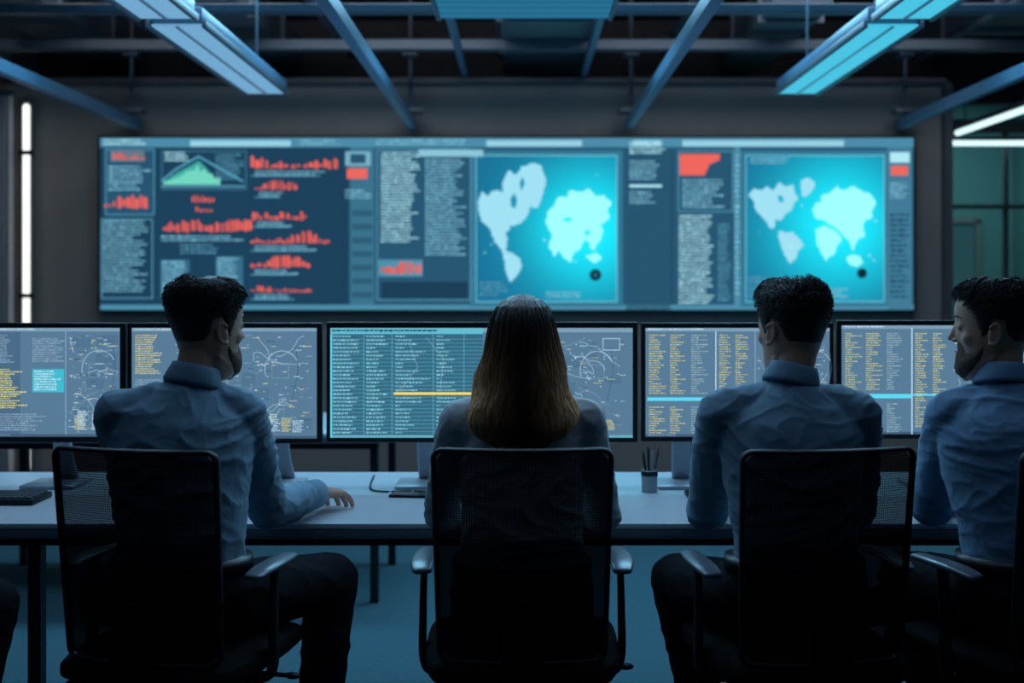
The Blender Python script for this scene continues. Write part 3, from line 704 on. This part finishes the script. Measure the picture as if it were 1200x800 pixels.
def hair_short(M,base,parent,seed):
    m=MB(); nt,nr=150,80; sd=V((seed*3.1,seed*1.7,0)); rs=random.Random(seed)
    def T(z,th):
        p,nrm=surf(z,th); a=abs(math.degrees(th if th<math.pi else 2*math.pi-th))
        zl=float(np.interp(a,HA,HZ))+.006*noise.noise(p*70+sd)
        on=ss(zl-.004,zl+.016,z); fade=ss(zl,zl+.06,z); top=ss(.03,.112,z)
        t=.0012+.002*fade+.004*ss(-.04,.04,z)+.012*top
        if a<60: t+=.006*top
        q=p+sd; d1=noise.voronoi(q*90)[0][0]; d2=noise.noise(q*20); d3=noise.noise(q*130)
        t+=((.5-d1)*.003+d2*.006+d3*.002)*(.15+.85*top)*fade
        return p,nrm,on*t-(1-on)*.012,on,top
    for i in range(nr):
        u=i/(nr-1); z=-.092+.2035*math.sin(u*math.pi/2)
        for j in range(nt):
            p,nrm,t,on,top=T(z,2*math.pi*j/nt); m.v.append(p+nrm*t)
    for i in range(nr-1):
        for j in range(nt): k=(j+1)%nt; m.f.append([i*nt+j,i*nt+k,(i+1)*nt+k,(i+1)*nt+j])
    b=(nr-1)*nt; m.f.append([b+j for j in range(nt)])
    cnt=0
    while cnt<3600:
        z=-.08+.19*math.sqrt(rs.random()); th=rs.random()*2*math.pi; p,nrm,t,on,top=T(z,th)
        if on<.45: continue
        cnt+=1; L=.004+.012*top*rs.uniform(.4,1.1)
        flow=V((noise.noise(p*14+sd),noise.noise(p*14+sd+V((9,0,0)))+.5,noise.noise(p*14+sd+V((0,9,0)))-.5))
        tan=(flow-nrm*flow.dot(nrm)); tan=tan.normalized() if tan.length>1e-3 else nrm.cross(V((1,0,0))).normalized()
        t2=nrm.cross(tan)*rs.uniform(-1,1); s0=p+nrm*(max(t,.0)-.0015); lift=.3 if z>.03 else .12
        pts=[s0, s0+nrm*L*lift+tan*L*.3, s0+nrm*L*lift*1.4+tan*L*.8+t2*L*.15, s0+nrm*L*lift*1.15+tan*L*1.3+t2*L*.35]
        m.sweep(pts,[.0008,.0009,.0007,.0003],n=3,cap=False)
    m.xf(0,M); o=m.obj('hair',M_hairm,off=base,parent=parent); o['label']='short wavy dark hair'
def beard(M,base,parent):
    m=MB(); nt,nr=110,36
    for i in range(nr):
        z=-.118+.12*i/(nr-1)
        for j in range(nt):
            th=-1.75+3.5*j/(nt-1); a=abs(math.degrees(th)); p,nrm=surf(z,th)
            zt=float(np.interp(a,[0,12,20,30,45,70,82,100],[-.074,-.074,-.048,-.056,-.062,-.052,-.030,-.07])); on=1-ss(zt-.020,zt+.008,z)
            on*=1-ss(80,98,a); m.v.append(p+V((nrm.x,nrm.y,0))*(on*.0038-(1-on)*.008+.0012*noise.noise(p*260)))
    for i in range(nr-1):
        for j in range(nt-1): k=j+1; m.f.append([i*nt+j,i*nt+k,(i+1)*nt+k,(i+1)*nt+j])
    m.xf(0,M); o=m.obj('beard',M_beard,off=base,parent=parent); o['label']='short dark stubble beard'
HW=[(.126,-.010,.004,.006),(.122,-.010,.024,.033),(.112,-.010,.045,.060),(.095,-.011,.062,.082),(.06,-.012,.075,.098),(.02,-.013,.082,.106),(-.02,-.022,.088,.102),(-.06,-.040,.097,.094),(-.10,-.066,.108,.080),(-.14,-.092,.117,.062),(-.17,-.106,.116,.050),(-.19,-.110,.106,.044),(-.205,-.114,.092,.036),(-.218,-.116,.070,.026),(-.226,-.116,.045,.014)]
def hair_long(H,base,parent):
    m=MB(); nt,nr=200,120
    zs=[h[0] for h in HW][::-1]
    def S(z): return tuple(float(np.interp(z,zs,[h[k] for h in HW][::-1])) for k in(1,2,3))
    def pt(z,th,extra=0):
        cy,rx,ry=S(z); low=ss(.03,-.12,z); wv=.07*low*noise.noise(V((math.cos(th)*3,math.sin(th)*3+z*6,z*14)))
        r=1+.010*math.sin(th*37+noise.noise(V((th*2,z*11,0)))*6)+.03*noise.noise(V((math.cos(th)*5,math.sin(th)*5,z*5)))+wv
        c=math.cos(th); y=ry*c*r if c<0 else min(ry,(.100 if z>.05 else .045+ .055*ss(.03,.06,z)))*c
        return V(((rx+extra)*math.sin(th)*r+low*.007*math.sin(z*46+th*1.5), cy+y+(extra*c if c<0 else 0), z))
    for i in range(nr):
        u=i/(nr-1); z=.126-.352*u
        if u<.12: z=.126-.352*.12*(u/.12)**1.6
        for j in range(nt): m.v.append(H+pt(z,2*math.pi*j/nt))
    for i in range(nr-1):
        for j in range(nt): k=(j+1)%nt; m.f.append([i*nt+j,i*nt+k,(i+1)*nt+k,(i+1)*nt+j])
    m.f.append(list(range(nt))); b=(nr-1)*nt; m.f.append([b+j for j in range(nt)])
    r=random.Random(5)
    for k in range(3200):
        u=r.random(); th=math.pi/2+math.pi*(u*1.10-.05); zt=r.uniform(-.12,.118); edge=abs(u-.5)*2
        zb=r.uniform(-.13,-.205) if k%2 else -.275+.045*edge**2+.03*r.random()+.012*math.sin(u*19)
        ex=r.uniform(-.001,.007); w=r.uniform(-.14,.14); ph=r.uniform(0,6); am=r.uniform(.0,.005)
        pts=[];N=12
        for i in range(N+1):
            t=i/N; z=zt+(zb-zt)*t
            p=pt(z,th+w*t*t,ex*math.sin(t*2.6)+.001); p.z=z
            if z<-.195: p.x*=1-.9*(-.195-z); p.y=min(p.y,-.118-.012*r.random())
            p.x+=am*t*math.sin(ph+z*45); pts.append(H+p)
        m.sweep(pts,[.0005]+[.0009]*(N-1)+[.0003],n=4,cap=False)
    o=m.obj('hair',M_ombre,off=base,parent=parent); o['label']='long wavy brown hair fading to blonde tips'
    return o
def wrinkle(amp,seed):
    sd=V((seed*7.3,seed*2.9,seed*5.1))
    def f(p):
        q=V((p.x*4.6,p.y*4.6,p.z*8))+sd
        w=noise.noise(q*.6)*1.3
        r=1-abs(noise.noise(V((q.x+w,q.y-w,q.z+w*2))*1.4)); r2=1-abs(noise.noise(V((q.x-w,q.y+w,q.z*.8-w))*3.0))
        return amp*((r**5-.35)+.5*(r2**6-.3))
    return f
def person(P,Wst,C,N,H,yaw,shL,shR,elL,elR,wrL,wrR,hdL,hdR,knL,knR,anL,anR,shirt,label,seed,female=False,pitch=0,curlL=.3,curlR=.3,bd=True):
    P,Wst,C,N,H,shL,shR,elL,elR,wrL,wrR,knL,knR,anL,anR=[V(a) for a in(P,Wst,C,N,H,shL,shR,elL,elR,wrL,wrR,knL,knR,anL,anR)]
    base=V((P.x,P.y,0)); k=.86 if female else 1.0
    lu=(shR-shL).normalized(); lh=((knR-knL).normalized()+V((1.5,0,0))).normalized(); lm=(lu+lh).normalized()
    hipL=P-lh*.088; hipR=P+lh*.088
    M=Matrix.Translation(H)@Matrix.Rotation(math.radians(yaw),4,'Z')@Matrix.Rotation(math.radians(-pitch),4,'X')@Matrix.Scale(.98 if not female else .94,4)
    spine=[P+V((0,0,-.03)),P+V((0,0,.03)),Wst,C,C.lerp(N,.45),C.lerp(N,.78),N]
    lats=[lh,lh,lm,lu,lu,lu,lu]
    rr=[(.142,.100),(.150,.108),(.145,.110),(.168*k,.116*k),(.160*k,.098*k),(.100*k,.074*k),(.056*k,.056*k)]
    m=MB()
    m.sweep(spine,[(a-.014,b-.014) for a,b in rr],lat=lats,n=28,smooth=4)
    hb=M@V((0,-.022,-.045))
    m.sweep([N+V((0,0,-.05)),N,hb,M@V((0,-.02,.0))],[(.052*k,.055*k),(.046*k,.049*k),(.047*k,.052*k),.05],n=20,smooth=3)
    build_head(m,M,female)
    for sh,el,wr,hd,side,curl in((shL,elL,wrL,hdL,1,curlL),(shR,elR,wrR,hdR,-1,curlR)):
        m.sweep([N+(sh-N)*.25+V((0,0,-.03)),sh],[.045*k,.046*k],n=14)
        m.sweep([sh,sh.lerp(el,.5),el],[.046*k,.042*k,.035*k],n=14); m.sweep([el,el.lerp(wr,.3),wr],[.035*k,.036*k,(.026*k)],n=14)
        build_hand(m,wr,hd,side,curl,S=1.12 if not female else .95)
    for hp,kn,an in((hipL,knL,anL),(hipR,knR,anR)):
        m.sweep([hp,kn],[.07*k,.052*k],n=14); m.sweep([kn,kn.lerp(an,.3)+V((0,-.015,0)),an],[.052*k,.05*k,.034*k],n=14)
        m.sweep([an+V((0,-.02,-.05)),an+V((0,.12,-.065))],[(.03,.025),(.035,.015)],n=12)
    body=m.obj('person',M_skin,off=base,loc=base,remesh=.0036,sm=4)
    tag(body,label,'person')
    m=MB(); m.sweep(spine,rr,lat=lats,n=32,smooth=4)
    for sh,el,wr in((shL,elL,wrL),(shR,elR,wrR)):
        s_in=N+(sh-N)*.22+V((0,0,-.034))
        m.sweep([s_in,s_in.lerp(sh,.6)+V((0,0,.002)),sh],[.056*k,.057*k,.058*k],n=18,smooth=3)
        m.sweep([C.lerp(sh,.35),C.lerp(sh,.8)],[.09*k,.060*k],n=18)
        m.sweep([sh,sh.lerp(el,.35),sh.lerp(el,.75),el],[.060*k,.059*k,.053*k,.050*k],n=20,smooth=3)
        we=wr-(wr-el).normalized()*.015
        m.sweep([el,el.lerp(we,.35),el.lerp(we,.7),we],[.051*k,.052*k,.045*k,.036*k],n=20,smooth=3)
    m.obj('shirt',shirt,off=base,parent=body,remesh=.0055,sm=7,disp=wrinkle(.0062,seed))
    for el,wr in((elL,wrL),(elR,wrR)):
        ax=(wr-el).normalized(); m=MB(); m.sweep([wr-ax*.075,wr-ax*.07,wr-ax*.005,wr],[.040*k,.0425*k,.0400*k,.0375*k],n=24,cap=False); m.obj('cuff',shirt,off=base,parent=body)
    if not female:
        ax=(hb-N).normalized(); m=MB(); prof=[(.0525,.030),(.050,.024),(.050,-.006),(.055,-.016),(.067,-.018),(.0695,-.010),(.060,.018),(.056,.030)]
        n=40; c0=N+ax*.012
        u=(lu-ax*lu.dot(ax)).normalized(); v=ax.cross(u)
        for j in range(n):
            a=2*math.pi*j/n
            for (r,h) in prof:
                hh=h-.014*max(0,math.sin(a))
                m.v.append(c0+u*(r*math.cos(a))+v*(r*1.02*math.sin(a))+ax*hh)
        q=len(prof)
        for j in range(n):
            for i in range(q): m.f.append([j*q+i,j*q+(i+1)%q,((j+1)%n)*q+(i+1)%q,((j+1)%n)*q+i])
        m.obj('collar',shirt,off=base,parent=body)
        hair_short(M,base,body,seed)
        if bd: beard(M,base,body)
    else:
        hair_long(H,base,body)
    for sx in(-1,1):
        m=MB(); m.ell((sx*.031,.0680,.007),(.0120,.0115,.0095)); m.xf(0,M); m.obj('eye',M_eye,off=base,parent=body)
        m=MB(); m.sweep([(sx*.046,.066,.029),(sx*.032,.0795,.036),(sx*.016,.087,.034)],[.0015,.0028,.0025],n=8); m.xf(0,M); m.obj('eyebrow',M_hairm,off=base,parent=body)
    m=MB(); m.sweep([P+V((0,0,-.03)),P+V((0,0,.03)),P+V((0,0,.09))],[(.160,.125),(.172,.130),(.160,.122)],lat=lh,n=28,cap=True)
    for hp,kn,an in((hipL,knL,anL),(hipR,knR,anR)):
        m.sweep([hp,hp.lerp(kn,.5),kn],[.088*k,.083*k,.070*k],n=20,smooth=3); m.sweep([kn,kn.lerp(an,.35)+V((0,-.012,0)),an+V((0,0,.0))],[.070*k,.062*k,.050*k],n=20,smooth=3)
    zt=P.z+.105
    for i in range(len(m.v)):
        if m.v[i].z>zt: m.v[i].z=zt
    m.obj('trousers',M_trous,off=base,parent=body,remesh=.008,sm=3,disp=wrinkle(.004,seed+3))
    m=MB(); m.sweep([P+V((0,0,.078)),P+V((0,0,.108))],[(.166,.128),(.164,.126)],lat=lh,n=32,cap=False); m.obj('belt',M_belt,off=base,parent=body)
    for an in(anL,anR):
        m=MB(); m.sweep([an+V((0,-.055,-.065)),an+V((0,.0,-.05)),an+V((0,.10,-.068)),an+V((0,.175,-.078))],[(.034,.030),(.040,.040),(.046,.026),(.036,.016)],n=20,smooth=4)
        m.box(an+V((0,.055,-.093)),(.075,.25,.012)); m.obj('shoe',M_shoe,off=base,parent=body)
    return body
person(P=(-.80,2.81,.63),Wst=(-.80,2.80,.79),C=(-.805,2.82,.985),N=(-.785,2.845,1.14),H=(-.756,2.875,1.265),yaw=-42,
  shL=(-.940,2.79,1.070),shR=(-.675,2.88,1.060),elL=(-.945,3.01,.82),elR=(-.645,3.03,.805),wrL=(-.845,3.24,.785),wrR=(-.565,3.285,.800),
  hdL=(.5,.85,-.12),hdR=(.34,.95,-.13),knL=(-.93,3.16,.59),knR=(-.50,3.13,.60),anL=(-.95,3.10,.10),anR=(-.53,3.06,.10),shirt=M_shirt,
  label='seated man in light blue shirt, hand resting on desk',seed=1,curlR=.38)
person(P=(0,2.83,.62),Wst=(0,2.83,.78),C=(0,2.85,.96),N=(0,2.87,1.115),H=(0,2.89,1.225),yaw=0,
  shL=(-.150,2.86,1.048),shR=(.150,2.86,1.048),elL=(-.202,2.98,.80),elR=(.202,2.98,.80),wrL=(-.10,3.21,.785),wrR=(.10,3.21,.785),
  hdL=(.1,.95,-.12),hdR=(-.1,.95,-.12),knL=(-.11,3.2,.58),knR=(.11,3.2,.58),anL=(-.11,3.15,.10),anR=(.11,3.15,.10),shirt=M_shirtw,
  label='seated woman with long ombre hair in pale blouse',seed=2,female=True)
person(P=(.64,2.81,.63),Wst=(.64,2.80,.79),C=(.635,2.825,.985),N=(.64,2.845,1.14),H=(.648,2.875,1.263),yaw=30,
  shL=(.475,2.85,1.065),shR=(.790,2.83,1.065),elL=(.465,3.01,.805),elR=(.84,3.0,.81),wrL=(.520,3.265,.785),wrR=(.76,3.25,.785),
  hdL=(.15,.95,-.12),hdR=(-.2,.95,-.12),knL=(.405,3.13,.60),knR=(.84,3.16,.59),anL=(.50,3.06,.10),anR=(.82,3.08,.10),shirt=M_shirt,
  label='seated man in light blue shirt with elbow on desk',seed=3,bd=False)
person(P=(1.19,2.82,.63),Wst=(1.185,2.82,.79),C=(1.165,2.84,.985),N=(1.150,2.86,1.14),H=(1.135,2.885,1.263),yaw=66,
  shL=(1.045,2.90,1.060),shR=(1.30,2.79,1.070),elL=(1.045,3.06,.805),elR=(1.36,3.0,.81),wrL=(1.145,3.30,.785),wrR=(1.24,3.24,.79),
  hdL=(.2,.95,-.12),hdR=(-.25,.9,-.12),knL=(1.01,3.16,.60),knR=(1.33,3.16,.59),anL=(1.10,3.08,.10),anR=(1.33,3.1,.10),shirt=M_shirt4,
  label='seated man in denim blue shirt looking sideways',seed=4)
person(P=(-1.76,2.78,.63),Wst=(-1.78,2.78,.79),C=(-1.80,2.80,.985),N=(-1.80,2.83,1.14),H=(-1.80,2.86,1.262),yaw=0,
  shL=(-1.96,2.81,1.07),shR=(-1.64,2.81,1.07),elL=(-2.0,3.0,.81),elR=(-1.62,3.0,.81),wrL=(-1.9,3.22,.785),wrR=(-1.68,3.20,.785),
  hdL=(.1,.95,-.12),hdR=(-.1,.95,-.12),knL=(-1.95,3.1,.59),knR=(-1.345,3.02,.565),anL=(-1.95,3.05,.10),anR=(-1.40,2.98,.10),shirt=M_shirt,
  label='seated person in dark trousers with bent knee',seed=5,bd=False)

# ============================================================ DESK ITEMS
cup=empty('pen_cup',((761-CX)*3.66/F,3.66,DZ),label='grey pen cup on the desk holding pens',category='pen holder')
m=MB(); n=24
prof=[(.0,.0),(.023,.0),(.024,.004),(.025,.066),(.0235,.068),(.022,.064),(.021,.006),(0,.006)]
for (r,z) in prof:
    for j in range(n): a=2*math.pi*j/n; m.v.append(V((r*math.cos(a),r*math.sin(a),z)))
for i in range(len(prof)-1):
    for j in range(n): k=(j+1)%n; m.f.append([i*n+j,i*n+k,(i+1)*n+k,(i+1)*n+j])
m.obj('cup',mat('cup_ceramic',(.30,.35,.40),.4,.0),parent=cup)
m=MB(); m.sweep([(0,0,.050),(0,0,.064)],[.0258,.0258],n=24,cap=False); m.obj('band',M_black,parent=cup)
for i,(dx,dy,tx) in enumerate(((-.008,0,-.010),(.006,.006,.004),(.010,-.004,.016),(-.002,-.008,-.002))):
    m=MB(); m.sweep([(dx*.5,dy*.5,.0),(dx+tx,dy,.098+.006*i)],[.0035,.0035],n=8); m.sweep([(dx+tx,dy,.098+.006*i),(dx+tx*1.12,dy,.113+.006*i)],[.0035,.001],n=8,cap=False)
    o=m.obj('pen',[M_black,M_silver,M_dsteel,M_black][i],loc=((761-CX)*3.66/F,3.66,DZ+.010)); tag(o,['black pen standing in the cup','silver pen standing in the cup','dark pencil standing in the cup','black marker standing in the cup'][i],'pen',group='pens in the cup')
kb=empty('keyboard',(-1.625,3.50,DZ),math.radians(0),label='dark keyboard lying at the desk front',category='keyboard')
m=MB(); m.box((0,0,.009),(.44,.15,.016)); m.obj('keyboard_case',M_black,parent=kb,bevel=.004)
m=MB()
for r in range(5):
    for c in range(20): m.box((-.205+c*.0215,-.055+r*.026,.020),(.017,.020,.006))
o=m.obj('keys',M_dsteel,parent=kb,smooth=False); o['kind']='stuff'
ph=empty('smartphone',(-.335,3.58,DZ),math.radians(82),label='black smartphone lying flat on the desk',category='phone')
m=MB(); m.box((0,0,.0045),(.062,.12,.008)); m.obj('phone_case',M_black,parent=ph,bevel=.003)
m=MB(); m.box((0,0,.0088),(.056,.112,.0006)); m.obj('phone_screen',M_glass,parent=ph,smooth=False)
m=MB(); m.sweep([(-.28,3.64,DZ+.004),(-.34,3.65,DZ+.004),(-.42,3.64,DZ+.004),(-.47,3.70,DZ+.004),(-.49,3.95,DZ+.004)],[.003]*5,n=8,smooth=6)
tag(m.obj('cable',M_black,off=V((-.37,3.75,DZ)),loc=(-.37,3.75,DZ)),'thin black cable curling behind the phone','cable')
for x,l in((-.79,'dark keyboard under the man\'s hands'),(.64,'dark keyboard in front of seated man')):
    kx=empty('keyboard',(x+.02,3.56,DZ),0,label=l,category='keyboard')
    m=MB(); m.box((0,0,.007),(.34,.11,.012)); m.obj('keyboard_case',M_black,parent=kx,bevel=.003)
    m=MB()
    for r in range(4):
        for c in range(16): m.box((-.155+c*.0205,-.040+r*.025,.015),(.016,.019,.004))
    o=m.obj('keys',M_dsteel,parent=kx,smooth=False); o['kind']='stuff'

# ============================================================ LIGHTS
def area(name,loc,rot,sx,sy,power,col):
    l=bpy.data.lights.new(name,'AREA'); l.shape='RECTANGLE'; l.size=sx; l.size_y=sy; l.energy=power; l.color=col
    o=bpy.data.objects.new(name,l); o.location=loc; o.rotation_euler=rot; COL.objects.link(o); return o
area('overhead_fill',(0,2.3,3.15),(0,0,0),4.5,.8,9,(.42,.68,1.0))  # unseen blue fill added above the people
area('desk_fill',(0,4.0,3.2),(math.radians(-8),0,0),4.6,.8,62,(.42,.70,1.0))  # added out of view overhead to brighten desk and shoulder tops
area('rim_fill',(0,6.0,3.1),(math.radians(-55),0,0),4.6,.6,160,(.30,.72,1.0))  # added above the frame to edge heads and shoulders with light
area('wall_wash',(-.3,6.5,3.2),(math.radians(42),0,0),6.0,.4,44,(.95,.92,.93))
area('floor_wash',(0.3,6.0,3.25),(0,0,0),5.0,1.0,26,(.18,.62,1.0))
area('beam_fill',(0,5.4,.80),(math.radians(180),0,0),4.5,.5,20,(.25,.60,1.0))  # added out of sight behind the monitors to lift beams and ceiling
area('corridor_fill',(3.7,9.9,3.2),(0,0,0),1.2,1.2,60,(.45,.92,.95))  # unseen area light added to brighten the corridor walls
w=bpy.data.worlds.new('room_glow'); scene.world=w; w.use_nodes=True
bg=w.node_tree.nodes['Background']; bg.inputs[0].default_value=(.18,.42,.75,1); bg.inputs[1].default_value=.030
# ============================================================ CAMERA
cam=bpy.data.cameras.new('camera'); co=bpy.data.objects.new('camera',cam); COL.objects.link(co)
co.location=(0,0,HC); co.rotation_euler=(math.radians(90),0,0)
cam.sensor_width=36; cam.lens=42; cam.shift_x=-12/1200; cam.shift_y=-65/1200
cam.dof.use_dof=True; cam.dof.focus_distance=3.1; cam.dof.aperture_fstop=2.2
scene.camera=co
